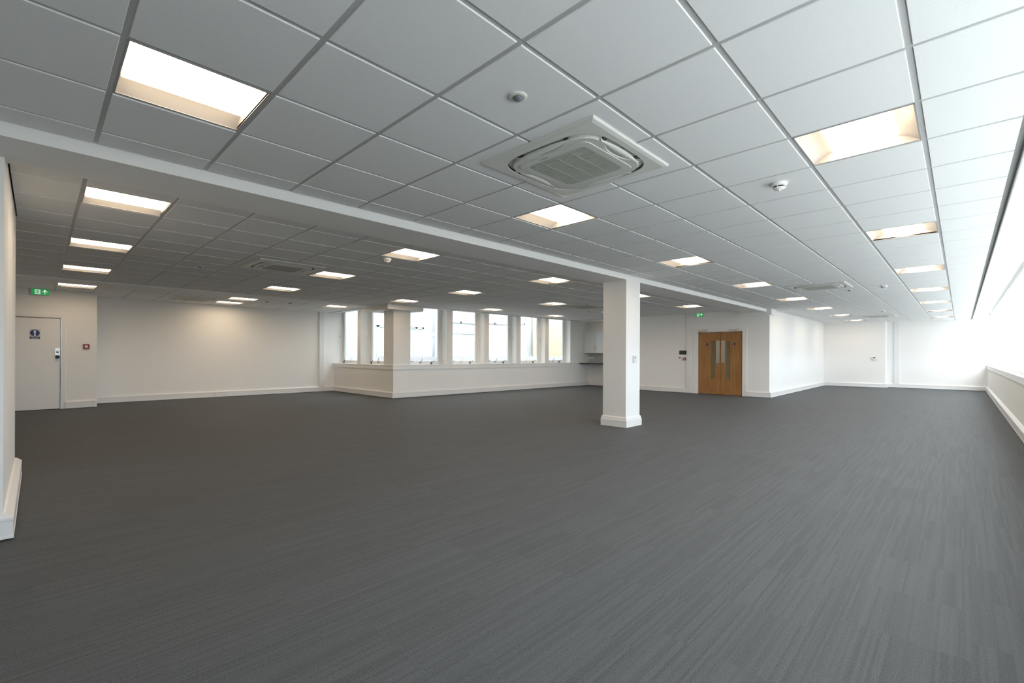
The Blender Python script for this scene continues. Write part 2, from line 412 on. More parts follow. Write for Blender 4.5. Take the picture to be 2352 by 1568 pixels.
# ------------------------------------------------------------------ skirting trunking with mitred ends
PROF = [(0, .010), (.050, .010), (.050, .026), (.047, .029), (.047, .122), (.0495, .125), (.0495, .140), (.047, .145), (.013, .172), (0, .175)]
SKIRT = [(0, .0), (.016, .0), (.016, .140), (.008, .160), (0, .165)]
def runs(pts, names, joints={}, prof=PROF, closed_ends=True, mt=None):
    pts = [Vector(p) for p in pts]; n = len(pts)
    dirs = [(pts[i + 1] - pts[i]).normalized() for i in range(n - 1)]
    nrm = [Vector((-d.y, d.x)) for d in dirs]
    def off(i, t):
        if i == 0: return pts[0] + nrm[0] * t
        if i == n - 1: return pts[-1] + nrm[-1] * t
        a, b = nrm[i - 1], nrm[i]; m = (a + b); k = m.dot(a)
        return pts[i] + m * (t / k)
    objs = []
    for i in range(n - 1):
        if names[i] is None: continue
        d = dirs[i]; L_ = (pts[i + 1] - pts[i]).length
        cuts = [0.] + sorted(joints.get(i, [])) + [L_]
        mb = MB()
        for q in range(len(cuts) - 1):
            s0, s1 = cuts[q], cuts[q + 1]
            ring = []
            for e, s in ((0, s0), (1, s1)):
                R_ = []
                for t, z in prof:
                    if s == 0.: p = off(i, t)
                    elif s == L_: p = off(i + 1, t)
                    else: p = pts[i] + d * (s + (.0015 if e == 0 else -.0015)) + nrm[i] * t
                    R_.append((p.x, p.y, z))
                ring.append(R_)
            m_ = len(prof); vs = ring[0] + ring[1]
            fs = [(k, (k + 1) % m_, m_ + (k + 1) % m_, m_ + k) for k in range(m_)] + [list(range(m_)), [m_ + k for k in reversed(range(m_))]]
            mb.add(vs, fs)
        objs.append(mb.build(names[i], mt or M_pvc, kind='structure'))
    return objs
runs([(13.9, 2.61 + .0)[:2], P['P5']][::-1] if False else [P['P0'], P['P1'], P['P2'], P['P3'], P['P4'], P['P5'], (13.9, 2.60)],
     ['baseboard_right', 'baseboard_far', 'baseboard_far_return', 'baseboard_far_pier', 'baseboard_inner', 'baseboard_entrance'],
     {0: [6.9, 9.9, 12.9, 15.9, 18.9, 21.9], 1: [1.4], 4: [2.1, 5.0]})
runs([(13.9, 4.245), (13.9, 6.98)], ['baseboard_entrance_left'], {0: [1.5]})
runs([(14.0, 8.955), P['P9'], P['P10'], P['P11']],
     ['baseboard_well', 'baseboard_side', 'baseboard_left'], {0: [3.06, 6.13], 1: [1.9], 2: [.36, .52, 3.41]})
runs([P['P12'], (-.43, 12.0)], ['baseboard_exit'], {0: [.06]})
runs([P['P15'], P['P16'], P['P17']], ['baseboard_pier', 'baseboard_pier_front'], {0: [.12, 2.05]})
runs([P['P7'], P['P8'], (14.0, 8.955)], ['baseboard_kitchen', 'baseboard_kitchen_side'], prof=SKIRT, mt=M_trim)
# vertical trunkings
mb = MB(); mb.box(5.479, 5.631, 12.85, 12.9, .14, ZC, .004); mb.build('trim_6', M_pvc, kind='structure')
mb = MB(); mb.box(13.85, 13.9, 4.27, 4.425, .14, ZC, .004); mb.build('trim_7', M_pvc, kind='structure')
mb = MB(); mb.box(22.45, 22.5, -.26, -.10, .14, ZC, .004); mb.build('trim_8', M_pvc, kind='structure')

# window sills
mb = MB(); mb.box(-3, 22.5, -2.80, -2.615, .90, SILL); mb.box(-3, 22.5, -2.66, -2.62, .805, .902)
mb.build('window_sill_right', M_trim, kind='structure')
mb = MB(); th = .012
mb.box(0, LA - .0, -.34, .030, SILL - .022, SILL); mb.box(0, LA, -.01, .022, .79, SILL - .02)
mb.build('window_sill_well', M_trim, loc=(*P['P8'], 0), rz=aA, kind='structure')
mb = MB(); mb.box(5.950, 6.34, 9.213, 12.9, SILL - .0225, SILL - .0005); mb.box(5.958, 5.99, 9.222, 12.9, .79, SILL - .02)
mb.build('window_sill_side', M_trim, kind='structure')

# ------------------------------------------------------------------ windows
def win_right(k):
    x0 = WX0 + k * WPITCH; x1 = x0 + WPITCH
    if x1 > 22.49: x1 = 22.49
    o = struct('window_%d' % (k + 1), (x0, -2.69, SILL))
    w = x1 - x0; h = 2.72 - SILL; mb = MB()
    mb.box(-.022, .022, -.05, -.02, 0, h); mb.box(w - .022, w + .0, -.05, -.02, 0, h) if x1 > 22.4 else None
    mb.box(.022, w - .0, -.05, -.02, 0, .05); mb.box(.022, w, -.05, -.02, h - .05, h)
    mb.build('window_frame', M_frame, o)
    g = MB(); g.box(.022, w - .02, -.038, -.034, .05, h - .05); g.build('glass_pane', M_glass, o)
for k in range(1, 15): win_right(k)

def well_window(name, loc, rz, w, left=False, stays=True):
    """local x = viewer's right, y = away from the room, origin at the left foot of the opening on the frame face"""
    o = struct(name, loc, rz); h = 2.71 - SILL; mb = MB()
    J = .075; S = .055
    mb.box(0, J, 0, .06, 0, h); mb.box(w - J, w, 0, .06, 0, h); mb.box(J, w - J, 0, .06, h - .05, h); mb.box(J, w - J, 0, .06, 0, .035)
    mb.build('window_frame', M_frame, o)
    mb = MB(); a, b = J + .004, w - J - .004
    mb.box(a, a + S, .012, .058, .038, h - .054); mb.box(b - S, b, .012, .058, .038, h - .054)
    mb.box(a + S, b - S, .012, .058, .038, .092); mb.box(a + S, b - S, .012, .058, h - .105, h - .054)
    mb.build('sash', M_frame, o)
    g = MB(); g.box(a + S, b - S, .033, .037, .235, h - .10); g.build('glass_pane', M_glass, o)
    g = MB(); g.box(a + S, b - S, .032, .038, .092, .235); g.build('frosted_film', M_frost, o)
    if stays:
        for xs in (.13, w - .38):
            mb = MB(); mb.box(xs - .022, xs + .022, -.02, .012, 0, .06, .004); mb.tube([(xs, -.015, .05), (xs + .03, -.02, .082), (xs + .085, -.02, .085), (xs + .11, -.02, .11)], .0075, 6)
            mb.build('window_stay', M_brass, o)
        mb = MB(); xh = w * .40
        mb.box(xh - .035, xh + .035, -.008, .012, .042, .062, .003); mb.tube([(xh, -.012, .055), (xh + .03, -.03, .11), (xh + .06, -.03, .175)], .007, 6)
        mb.build('window_handle', M_steel if k_handle % 2 else M_brass, o)
    return o
ux = -dA.normalized(); rzA = math.atan2(ux.y, ux.x)      # viewer's right along wall A
nA = Vector((-ux.y, ux.x))                                # away from the room
wi = 16
for q, (a, b) in enumerate(WA):
    k_handle = q
    p = A8 + dA.normalized() * sA(a) + nA * .255
    well_window('window_%d' % wi, (p.x, p.y, SILL), rzA, b - a); wi += 1
for q, (a, b) in enumerate(WB):
    k_handle = q
    well_window('window_%d' % wi, (6.27, b, SILL), -PI / 2, b - a); wi += 1
# blind cords hanging at the right-hand reveals
def cord(x, y, label):
    t = thing('blind_cord', label, 'blind cord', (x, y, 1.2), 0, 'blind cords beside the light-well windows')
    mb = MB(); mb.tube([(0, 0, -.22), (0, 0, 1.34)], .0022, 6); mb.build('cord', M_pvc, t)
    mb = MB(); mb.lathe([(.001, .034), (.018, .026), (.027, .008), (.027, -.010), (.016, -.028), (.001, -.034)], 16, (0, 0, .6)); mb.build('ball', M_white, t)
names5 = ['first', 'second', 'third', 'fourth', 'fifth']
for q, (a, b) in enumerate(WA):
    p = A8 + dA.normalized() * sA(b - .02) + nA * .18
    cord(p.x - .012, p.y, 'white blind cord with ball at the %s tall window right of the corner column' % names5[q])
cord(6.18, 12.86, 'thin white blind cord with ball weight at the window nearest the left corner')
cord(6.18, 11.07, 'thin white blind cord with ball weight at the window just left of the corner column')

# ------------------------------------------------------------------ ceiling lights
def make_light():
    t = thing('ceiling_light', '', 'ceiling light')
    H = .3 - .012; d = .052; wy = .115; ex = .014
    mb = MB()                       # rim
    for (x0, x1, y0, y1) in ((-H, H, -H, -H + .008), (-H, H, H - .008, H), (-H, -H + .008, -H, H), (H - .008, H, -H, H)):
        mb.box(x0, x1, y0, y1, 0.002, .016)
    mb.build('rim', M_reflector, t)
    a = H - .008
    mb = MB()                       # sloping side wings, end plates and top
    wy = .112; d = .060
    for sgn in (-1, 1):
        n = 6; vs = []
        for k in range(n + 1):
            f = k / n; vs += [(x, sgn * (a - wy * f), .004 + (d - .004) * math.sin(f * PI / 2)) for x in (-a, a)]
        mb.add(vs, [(2 * q, 2 * q + 1, 2 * q + 3, 2 * q + 2) for q in range(n)], True)
        mb.add([(sgn * a, -a, .004), (sgn * a, a, .004), (sgn * a, a, d + .03), (sgn * a, -a, d + .03)], [(0, 1, 2, 3)])
        mb.add([(-a, sgn * (a + .001), .004), (a, sgn * (a + .001), .004), (a, sgn * (a + .001), d + .03), (-a, sgn * (a + .001), d + .03)], [(0, 1, 2, 3)])
    mb.add([(-a, -a, d + .03), (a, -a, d + .03), (a, a, d + .03), (-a, a, d + .03)], [(0, 1, 2, 3)])
    mb.build('reflector', M_reflector, t, fix=False)
    hy = a - wy - .001; poly = []; n = 16     # bulging lit diffuser
    for k in range(n + 1):
        y = -hy + 2 * hy * k / n; poly.append((y, .008 + (d - .010) * (1 - math.sqrt(max(0, 1 - abs(y / hy) ** 2.6)))))
    poly += [(hy, d + .010), (-hy, d + .010)]
    mb = MB(); mb.prism(poly, -a + .012, a - .012, 'x', True); mb.build('diffuser', M_lamp, t)
    # solid panel the rounded diffuser sits in
    return t
proto = make_light(); used = False
def place_light(x, y, label, group):
    global used
    o = proto if not used else copy_tree(proto); used = True
    o.location = (x, y, ZC + .001); o['label'] = label; o['group'] = group
ORD = ['nearest', 'second', 'third', 'fourth', 'fifth', 'sixth', 'seventh', 'farthest']
for k, (i, j) in enumerate(LA_row):
    nm = ORD[k] if k < 6 else 'farthest'
    place_light((i + .5) * MOD, (j + .5) * MOD, 'square recessed ceiling light, %s in the row beside the big window strip' % nm, 'ceiling lights in the row beside the window strip')
for k, (i, j) in enumerate(LB_row):
    nm = ORD[k]
    lab = 'large bright square recessed ceiling light at the top left, nearest of all' if k == 0 else 'square recessed ceiling light, %s in the row beside the long bulkhead' % nm
    place_light((i + .5) * MOD, (j + .5) * MOD, lab, 'ceiling lights in the row beside the long bulkhead')
pos2 = {-1: 'leftmost line facing the exit door', 4: 'in the line beside the left cassette unit', 9: 'in the line left of the column', 14: 'in the line just behind the column', 19: 'in the line nearest the oak door'}
dep2 = {5: 'closest to the long bulkhead', 9: 'middle one', 13: 'farthest one'}
for i, j in L2:
    place_light((i + .5) * MOD, (j + .5) * MOD + OY2, 'square ceiling light, %s, %s' % (dep2[j], pos2[i]), 'ceiling lights between the two bulkheads')
lab3 = {(-1, 17): 'square recessed ceiling light just above the left exit sign, behind the small bulkhead', (4, 17): 'square ceiling light right of the far left cassette unit, nearer of the close pair',
        (4, 19): 'square ceiling light right of the far left cassette unit, farther of the close pair', (8, 17): 'square recessed ceiling light nearest the left light-well window, behind the small bulkhead'}
for i, j in L3:
    place_light((i + .5) * MOD, (j + .5) * MOD + OY3, lab3[(i, j)], 'ceiling lights behind the small bulkhead')

# downlights in the bay
def downlight(x, y, z, label, group):
    t = thing('downlight', label, 'downlight', (x, y, z), 0, group)
    mb = MB(); mb.lathe([(.056, 0), (.056, -.004), (.046, -.006), (.040, -.004), (.040, 0)], 28); mb.build('bezel', M_trim, t)
    mb = MB(); mb.lathe([(.040, -.001), (.001, -.0012)], 24); mb.build('lamp', M_spot, t)
for k, x in enumerate((-.4, 2.75, 5.9, 9.0, 12.1, 15.2, 18.4, 21.5)):
    lab = 'small round white downlight in the strip above the windows, ' + ['behind the camera', 'second', 'just outside view', 'nearest of the five', 'second of the five', 'middle of the five', 'fourth of the five', 'farthest of the five'][k]
    if k < 3: continue
    downlight(x, -2.52, 2.75, lab, 'downlights above the window strip')
downlight(14.45, 8.30, 2.555, 'tiny round downlight above the kitchen cupboards, the left one', 'downlights above the kitchen')
downlight(14.45, 8.13, 2.555, 'tiny round downlight above the kitchen cupboards, the right one', 'downlights above the kitchen')

# ------------------------------------------------------------------ cassette air conditioners
def sq(r, a, p):                  # superellipse radius
    c, s_ = abs(math.cos(a)), abs(math.sin(a)); return r / ((c ** p + s_ ** p) ** (1 / p))
def plate_r(a):                   # central plate: squarish with hollowed sides
    base = sq(.370, a, 4.4)
    m = abs(((a + PI / 4) % (PI / 2)) - PI / 4)      # angle from the nearest side middle
    f = max(0., 1 - (m / .56) ** 2); f = f * f * (3 - 2 * f)
    return base - .062 * f
def make_ac():
    t = thing('air_conditioner', '', 'air conditioner')
    n = 128; A_ = [2 * PI * k / n for k in range(n)]; H = .475
    def sqo(h, r):
        out = []
        for a in A_:
            c, s_ = math.cos(a), math.sin(a); k = h / max(abs(c), abs(s_)); out.append((c * k, s_ * k, 0))
        return out
    hole = [(sq(.405, a, 4.2) * math.cos(a), sq(.405, a, 4.2) * math.sin(a)) for a in A_]
    o1 = sqo(H, 0); o2 = sqo(H - .006, 0); o3 = sqo(H - .03, 0)
    rings = [[(x, y, 0) for x, y, _ in o1], [(x, y, -.008) for x, y, _ in o1], [(x, y, -.014) for x, y, _ in o2], [(x, y, -.020) for x, y, _ in o3],
             [(x, y, -.020) for x, y in hole], [(x * .995, y * .995, -.018) for x, y in hole], [(x * .995, y * .995, -.004) for x, y in hole]]
    mb = MB(); vs = [v for R_ in rings for v in R_]
    fs = [(i * n + k, i * n + (k + 1) % n, (i + 1) * n + (k + 1) % n, (i + 1) * n + k) for i in range(len(rings) - 1) for k in range(n)]
    mb.add(vs, fs, False); mb.build('surround', M_cream, t)
    mb = MB(); r1 = [(x * .993, y * .993) for x, y in hole]
    mb.add([(x, y, -.012) for x, y in r1] + [(x, y, .030) for x, y in r1], [(k, (k + 1) % n, n + (k + 1) % n, n + k) for k in range(n)] + [[n + k for k in range(n)]])
    mb.build('air_outlet', M_dark, t)
    pl = [(plate_r(a) * math.cos(a), plate_r(a) * math.sin(a)) for a in A_]
    gh = .245
    rr = .035
    def rsq(h, r): 
        out = []
        for a in A_:
            out.append((sq(h, a, 14) * math.cos(a), sq(h, a, 14) * math.sin(a)))
        return out
    g = rsq(gh, rr); e1 = rsq(.295, rr)
    rings = [[(x * .97, y * .97, .010) for x, y in pl], [(x, y, .006) for x, y in pl], [(x, y, -.022) for x, y in pl], [(x * .988, y * .988, -.027) for x, y in pl],
             [(x * 1.012, y * 1.012, -.027) for x, y in e1], [(x, y, -.031) for x, y in e1], [(x, y, -.031) for x, y in g], [(x, y, -.023) for x, y in g]]
    mb = MB(); vs = [v for R_ in rings for v in R_]
    fs = [(i * n + k, i * n + (k + 1) % n, (i + 1) * n + (k + 1) % n, (i + 1) * n + k) for i in range(len(rings) - 1) for k in range(n)]
    mb.add(vs, fs, False); fp = mb.build('front_plate', M_cream2, t)
    mb = MB(); mb.box(-gh, gh, -gh, gh, -.025, -.022); mb.build('filter_backing', M_gap, t)
    gr = MB(); m_ = 34; w = 2 * gh / m_
    for k in range(m_): y = -gh + (k + .5) * w; gr.box(y - w * .33, y + w * .33, -gh, gh, -.0305, -.0252)
    for x in (-.5, 0, .5): gr.box(-gh, gh, x * gh - .004, x * gh + .004, -.0312, -.0252)
    gr.build('grille', M_grille, t)
    for q in range(4):               # braces across the slot at the corners
        for da in (-.30, .30):
            a = PI / 4 + q * PI / 2 + da; r1, r2 = plate_r(a) * .985, sq(.402, a, 4.2)
            c, s_ = math.cos(a), math.sin(a); px, py = -s_ * .016, c * .016; mb = MB()
            v_ = [(c * r1 - px, s_ * r1 - py), (c * r2 - px, s_ * r2 - py), (c * r2 + px, s_ * r2 + py), (c * r1 + px, s_ * r1 + py)]
            mb.prism(v_, -.010, .004, 'z'); mb.build('corner_brace', M_darkgrey, t)
    for q in range(4):               # leaf shaped air flaps
        mb = MB(); pts = []; K = 20; half = .235
        for k in range(K + 1):
            s_ = -half + 2 * half * k / K; u_ = 1 - (s_ / half) ** 2
            inner = .317 + .048 * (1 - u_ ** .8); outer = .352 + .034 * u_ ** .7
            pts.append((s_, inner, outer))
        vs = []
        for s_, i_, o_ in pts:
            o_ = max(o_, i_ + .003)
            vs += [(s_, i_, -.022), (s_, (i_ + o_) / 2, -.029), (s_, o_, -.024), (s_, o_, -.018), (s_, i_, -.014)]
        fs = []
        for k in range(K):
            for m2 in range(5): fs.append((k * 5 + m2, k * 5 + (m2 + 1) % 5, (k + 1) * 5 + (m2 + 1) % 5, (k + 1) * 5 + m2))
        fs += [[0, 1, 2, 3, 4], [K * 5 + m2 for m2 in range(5)]]
        mb.add(vs, fs, True); fo = mb.build('air_flap', M_cream, t); fo.rotation_euler = (0, 0, q * PI / 2)
    text('DAIKIN', .022, 'brand_lettering', M_text, t, (-.272, .065, -.0312), (PI, 0, -PI / 2), .0003)
    for k in range(4): MB().lathe([(.003, 0), (.003, -.0008)], 10, (.06 + k * .016 - .2, .312, -.0268)).build('indicator_dot', M_white, t)
    for k in range(3): MB().lathe([(.0035, 0), (.0035, -.0008)], 10, (.312, .02 + k * .02, -.0268)).build('indicator_dot', M_white, t)
    return t
ac = make_ac(); acu = False
for x, y, lab in ((1.785, -.015, 'large square white ceiling cassette unit overhead in the near ceiling'),
                  (9.71, 0.0, 'square ceiling cassette unit in the near ceiling, middle distance, right of the column'),
                  (18.75, .02, 'square ceiling cassette unit at the far end of the near ceiling, by the far wall'),
                  (1.80, 5.60, 'square ceiling cassette unit left of centre, behind the long bulkhead'),
                  (9.78, 5.55, 'square ceiling cassette unit half hidden behind the free-standing column'),
                  (1.85, 11.68, 'square ceiling cassette unit close to the far left wall, behind the small bulkhead')):
    o = ac if not acu else copy_tree(ac); acu = True
    o.location = (x, y, ZC + .0005); o['label'] = lab; o['group'] = 'ceiling cassette air conditioners'
    o.scale = (.985, .985, 1)

# ------------------------------------------------------------------ smoke detectors and sensors
def make_sd():
    t = thing('smoke_detector', '', 'smoke detector')
    mb = MB(); mb.lathe([(.056, 0), (.057, -.004), (.055, -.020), (.052, -.022)], 36); mb.build('base', M_white, t)
    mb = MB(); mb.lathe([(.050, -.021), (.049, -.026), (.046, -.0275)], 36); mb.lathe([(.0445, -.0385), (.040, -.045), (.022, -.053), (.008, -.056), (.007, -.061), (.001, -.0615)], 36)
    for k in range(6):
        a = k * PI / 3; c, s_ = math.cos(a), math.sin(a)
        mb.tube([(c * .0455, s_ * .0455, -.026), (c * .0435, s_ * .0435, -.040)], .0035, 6)
    mb.build('head', M_white, t)
    mb = MB(); mb.lathe([(.040, -.026), (.038, -.040)], 30); mb.build('sensing_chamber', M_dark, t)
    return t
sd = make_sd(); sdu = False
for x, y, lab in ((3.28, -.92, 'round white smoke detector nearest, in the near ceiling between two light rows'),
                  (10.68, -.885, 'round white smoke detector right of the middle cassette unit'),
                  (17.0, -.27, 'round white smoke detector just in front of the farthest cassette unit'),
                  (2.664, 3.98, 'round white smoke detector below a bright light, behind the long bulkhead on the left'),
                  (3.89, 10.97, 'round white smoke detector in the strip of ceiling behind the small bulkhead'),
                  (11.11, 6.29, 'round white smoke detector just left of the free-standing column')):
    o = sd if not sdu else copy_tree(sd); sdu = True
    f = .977; o.location = (cam_loc.x + (x - cam_loc.x) * f, cam_loc.y + (y - cam_loc.y) * f, ZC + .0005); o['label'] = lab; o['group'] = 'smoke detectors'
def make_pir():
    t = thing('motion_sensor', '', 'motion sensor')
    mb = MB(); mb.lathe([(.050, .001), (.050, -.004), (.046, -.0085), (.030, -.010), (.026, -.0085)], 36); mb.build('bezel', M_cream, t)
    mb = MB(); mb.lathe([(.026, -.008), (.024, -.015), (.016, -.022), (.006, -.025), (.001, -.0253)], 28); mb.build('lens', M_lens, t)
    mb = MB()
    for dx in (-.008, .008): mb.lathe([(.0022, 0), (.0022, -.0006)], 8, (-.024 + 0 * dx, -.022 + dx, -.0098))
    mb.build('indicator', M_dark, t)
    return t
pr = make_pir(); pru = False
for x, y, lab in ((.889, -.304, 'small round flush ceiling motion sensor with grey lens, above the big cassette unit'),
                  (10.686, -.33, 'small round flush ceiling motion sensor just behind the middle cassette unit'),
                  (.897, 6.495, 'small round flush ceiling motion sensor left of the left cassette unit'),
                  (3.295, 10.922, 'small round flush ceiling motion sensor behind the small bulkhead')):
    o = pr if not pru else copy_tree(pr); pru = True
    o.location = (x, y, ZC); o['label'] = lab; o['group'] = 'ceiling motion sensors'

# ------------------------------------------------------------------ free-standing column
c = thing('column', 'square white free-standing column with chamfered base standing on the carpet', 'column', (6.26, 2.285, 0))
mb = MB(); mb.box(-.23, .23, -.225, .225, 0, B1Z); mb.build('shaft', M_wall, c)
mb = MB()
def ring(h, z): return [(-.23 - h, -.225 - h, z), (.23 + h, -.225 - h, z), (.23 + h, .225 + h, z), (-.23 - h, .225 + h, z)]
rs = [ring(.028, 0), ring(.028, .115), ring(.022, .120), ring(.018, .155), ring(.004, .172), ring(.0, .172)]
mb.add([v for R_ in rs for v in R_], [(i * 4 + k, i * 4 + (k + 1) % 4, (i + 1) * 4 + (k + 1) % 4, (i + 1) * 4 + k) for i in range(5) for k in range(4)])
mb.build('base', M_trim, c)

# wall devices; local x = viewer's right, y = into the wall
def controller(loc, rz, w, h, label, lcd, group=None):
    t = thing('thermostat', label, 'thermostat', loc, rz, group)
    mb = MB(); mb.box(-w / 2, w / 2, -.020, .0008, 0, h, .003); mb.build('housing', M_cream if lcd is M_lcd else M_pvc, t)
    mb = MB(); mb.box(-w * .30, w * .26, -.0215, -.0195, h * .56, h * .86); mb.build('display', lcd, t)
    mb = MB()
    for a in (-.2, .2): mb.box(w * a - .014, w * a + .014, -.0225, -.0195, h * .32, h * .40, .0008)
    mb.box(-w * .28, w * .28, -.0222, -.0195, h * .12, h * .17, .0008); mb.build('buttons', M_cream2, t)
    return t
controller((6.305, 2.06, 1.09), 0, .105, .12, 'white air conditioning controller with small grey-green display on the column', M_lcd)
controller((13.9, 4.658, 1.062), -PI / 2, .115, .118, 'white wall thermostat with dark display below the black touch panel', M_lcdd)
controller((21.90, .452, 1.06), -PI / 2 + .075, .125, .14, 'white wall thermostat with dark display alone on the far wall', M_lcdd)
t = thing('touch_panel', 'black wide touch panel on the wall left of the oak double door', 'touch panel', (13.9, 4.565, 1.247), -PI / 2)
mb = MB(); mb.box(-.115, .115, -.018, .0008, 0, .127, .004); mb.build('housing', M_black, t)
mb = MB(); mb.box(-.085, .070, -.0195, -.0175, .022, .105); mb.build('screen', M_screen, t)
def callpoint(loc, rz, s, label):
    t = thing('fire_call_point', label, 'fire alarm call point', loc, rz, 'red fire alarm call points')
    mb = MB(); mb.box(-s / 2, s / 2, -.030, .0008, 0, s, .004); mb.build('housing', M_red, t)
    mb = MB(); mb.box(-s * .24, s * .24, -.032, -.0295, s * .28, s * .72, .0006); mb.build('glass_panel', M_white, t)
    mb = MB(); mb.box(-s * .18, s * .18, -.0326, -.0315, s * .475, s * .525); mb.build('marking', M_text, t)
callpoint((-.100, 12.0, 1.302), 0, .108, 'red fire alarm call point on the left wall beside the white exit door')
callpoint((13.9, 4.512, 1.060), -PI / 2, .090, 'small red fire alarm call point below the black touch panel')
t = thing('light_switch', 'white double light switch on the vertical trunking beside the oak door', 'light switch', (13.85, 4.348, 1.07), -PI / 2)
mb = MB(); mb.box(-.043, .043, -.009, -.0005, 0, .086, .002); mb.build('plate', M_white, t)
for dx in (-.014, .014):
    mb = MB(); mb.box(dx - .010, dx + .010, -.013, -.0085, .030, .056, .001); mb.build('rocker', M_white, t)

def exit_sign(loc, rz, W, H, label):
    t = thing('exit_sign', label, 'exit sign', loc, rz, 'green running-man exit signs')
    mb = MB(); mb.box(-W / 2 - .008, W / 2 + .008, 0, .03, -.004, H + .006, .003); mb.build('housing', M_pvc, t)
    mb = MB(); mb.box(-W / 2, W / 2, -.004, .001, 0, H); mb.build('green_panel', M_green, t)
    cx = -W * .16; hw = H * .34
    mb = MB(); mb.box(cx - hw, cx + hw, -.0055, -.0035, H * .11, H * .89); mb.build('white_doorway', M_signwhite, t)
    k = H * .78; X = lambda x: cx + (x - .5) * 2 * hw; Z = lambda z: H * .11 + z * k
    mb = MB()
    def limb(pts, w):
        for (x0, z0), (x1, z1) in zip(pts[:-1], pts[1:]):
            p, q = Vector((X(x0), Z(z0))), Vector((X(x1), Z(z1))); d = (q - p); nn = Vector((-d.y, d.x)).normalized() * w * H / 2; e_ = d.normalized() * w * H * .25
            mb.prism([tuple(p - nn - e_), tuple(q - nn + e_), tuple(q + nn + e_), tuple(p + nn - e_)], -.0066, -.0052)
    mb.lathe([(H * .062, -.0066), (H * .062, -.0052)], 18, (X(.64), 0, Z(.84)), 'y')
    limb([(.52, .70), (.40, .42)], .15); limb([(.52, .74), (.25, .74), (.14, .58)], .075); limb([(.54, .70), (.74, .56), (.94, .56)], .075)
    limb([(.42, .44), (.62, .32), (.80, .06)], .095); limb([(.40, .44), (.34, .24), (.02, .24)], .095)
    mb.build('running_figure', M_green, t)
    ax = W * .25; mb = MB()
    def bar(p, q, w):
        p, q = Vector(p), Vector(q); d = q - p; nn = Vector((-d.y, d.x)).normalized() * w / 2
        mb.prism([tuple(p - nn), tuple(q - nn), tuple(q + nn), tuple(p + nn)], -.0058, -.0035)
    bar((ax, H * .16), (ax, H * .80), H * .115); bar((ax - H * .30, H * .48), (ax + H * .03, H * .83), H * .12); bar((ax + H * .30, H * .48), (ax - H * .03, H * .83), H * .12)
    mb.build('white_arrow', M_signwhite, t)
exit_sign((-.817, 11.93, 2.432), 0, .262, .122, 'green exit sign with running man and up arrow above the white door on the left')
exit_sign((13.86, 4.012, 2.447), -PI / 2, .258, .116, 'green exit sign with running man and up arrow above the oak double door')

# power sockets let into the trunking
def socket(loc, rz, label, w=.146, h=.078, grp='double power sockets in the skirting trunking'):
    t = thing('power_socket', label, 'power socket', loc, rz, grp)
    mb = MB(); mb.box(-w / 2, w / 2, -.008, .002, 0, h, .0018); mb.build('plate', M_white, t)
    for dx in ((-w / 4, w / 4) if w > .1 else (0,)):
        mb = MB(); mb.box(dx - .004, dx + .004, -.0092, -.0078, h * .56, h * .72)
        for s_ in (-.011, .011): mb.box(dx + s_ - .0035, dx + s_ + .0035, -.0092, -.0078, h * .34, h * .39)
        mb.build('pin_holes', M_darkgrey, t)
        mb = MB(); mb.box(dx - .005, dx + .005, -.011, -.0078, h * .82, h * .94, .0006); mb.build('switch', M_white, t)
tf = .047
socket((2.90, 12.9 - tf, .040), 0, 'white double socket in the skirting trunking of the far left wall')
px = 8.70; py = 9.24 - (px - 5.98) * .0355
socket((px, py - tf, .040), rzA, 'white double socket in the trunking below the light-well windows')
socket((15.42, 2.022 - tf, .040), math.atan2(.1, 7.9), 'white double socket in the trunking of the bright wall right of the oak door')
socket((21.82 - tf, 1.80, .040), -PI / 2 + .075, 'white double socket in the trunking near the right rear corner')
socket((13.9 - tf, 6.0, .040), -PI / 2, 'white double socket in the trunking right beside the free-standing column')
socket((18.2, -2.65 + tf, .040), PI, 'white double socket in the trunking below the big window strip')

# ------------------------------------------------------------------ door 1 (white fire exit)
d1 = struct('door_1', (-.504, 12.0, 0))
mb = MB(); J = .07
mb.box(.004, .074, -.016, .12, 0, 2.03, .003); mb.box(-1.01, -.940, -.016, .12, 0, 2.03, .003); mb.box(-.940, .004, -.016, .12, 1.963, 2.03, .003)
mb.build('door_frame', M_trim, d1)
mb = MB(); mb.box(-.930, -.013, .004, .048, .010, 1.950, .002); mb.build('door_leaf', M_trim, d1)
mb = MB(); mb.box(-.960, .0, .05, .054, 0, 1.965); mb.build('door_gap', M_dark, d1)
mb = MB(); mb.box(-.090, -.014, .000, .0045, 1.165, 1.318, .001); mb.build('lock_plate', M_steel, d1)
mb = MB(); mb.lathe([(.024, .0), (.024, -.010), (.014, -.014), (.012, -.034), (.020, -.040), (.018, -.050), (.001, -.052)], 24, (-.050, .0, 1.232), 'y'); mb.build('turn_knob', M_chrome, d1)
mb = MB(); mb.lathe([(.036, .003), (.036, -.004), (.030, -.008)], 28, (-.050, .0, 1.126), 'y'); mb.build('knob_rose', M_steel, d1)
mb = MB(); mb.lathe([(.014, -.006), (.016, -.020), (.033, -.034), (.036, -.046), (.028, -.058), (.001, -.061)], 28, (-.050, 0, 1.126), 'y'); mb.build('door_knob', M_greendark, d1)
ds = thing('door_sign', 'blue and white mandatory sign with exclamation mark stuck on the white door', 'sign', (-.896, 12.0025, 1.502))
mb = MB(); mb.box(-.080, .080, -.0012, .001, -.004, .202); mb.build('backing', mat('sign_cream', (.60, .57, .50), .5, noise=.01), ds)
mb = MB(); mb.lathe([(.0705, -.0022), (.0705, -.0008)], 40, (0, 0, .128), 'y'); mb.build('blue_disc', M_blue, ds)
mb = MB(); mb.box(-.074, .074, -.0022, -.0008, .004, .048); mb.build('blue_panel', M_blue, ds)
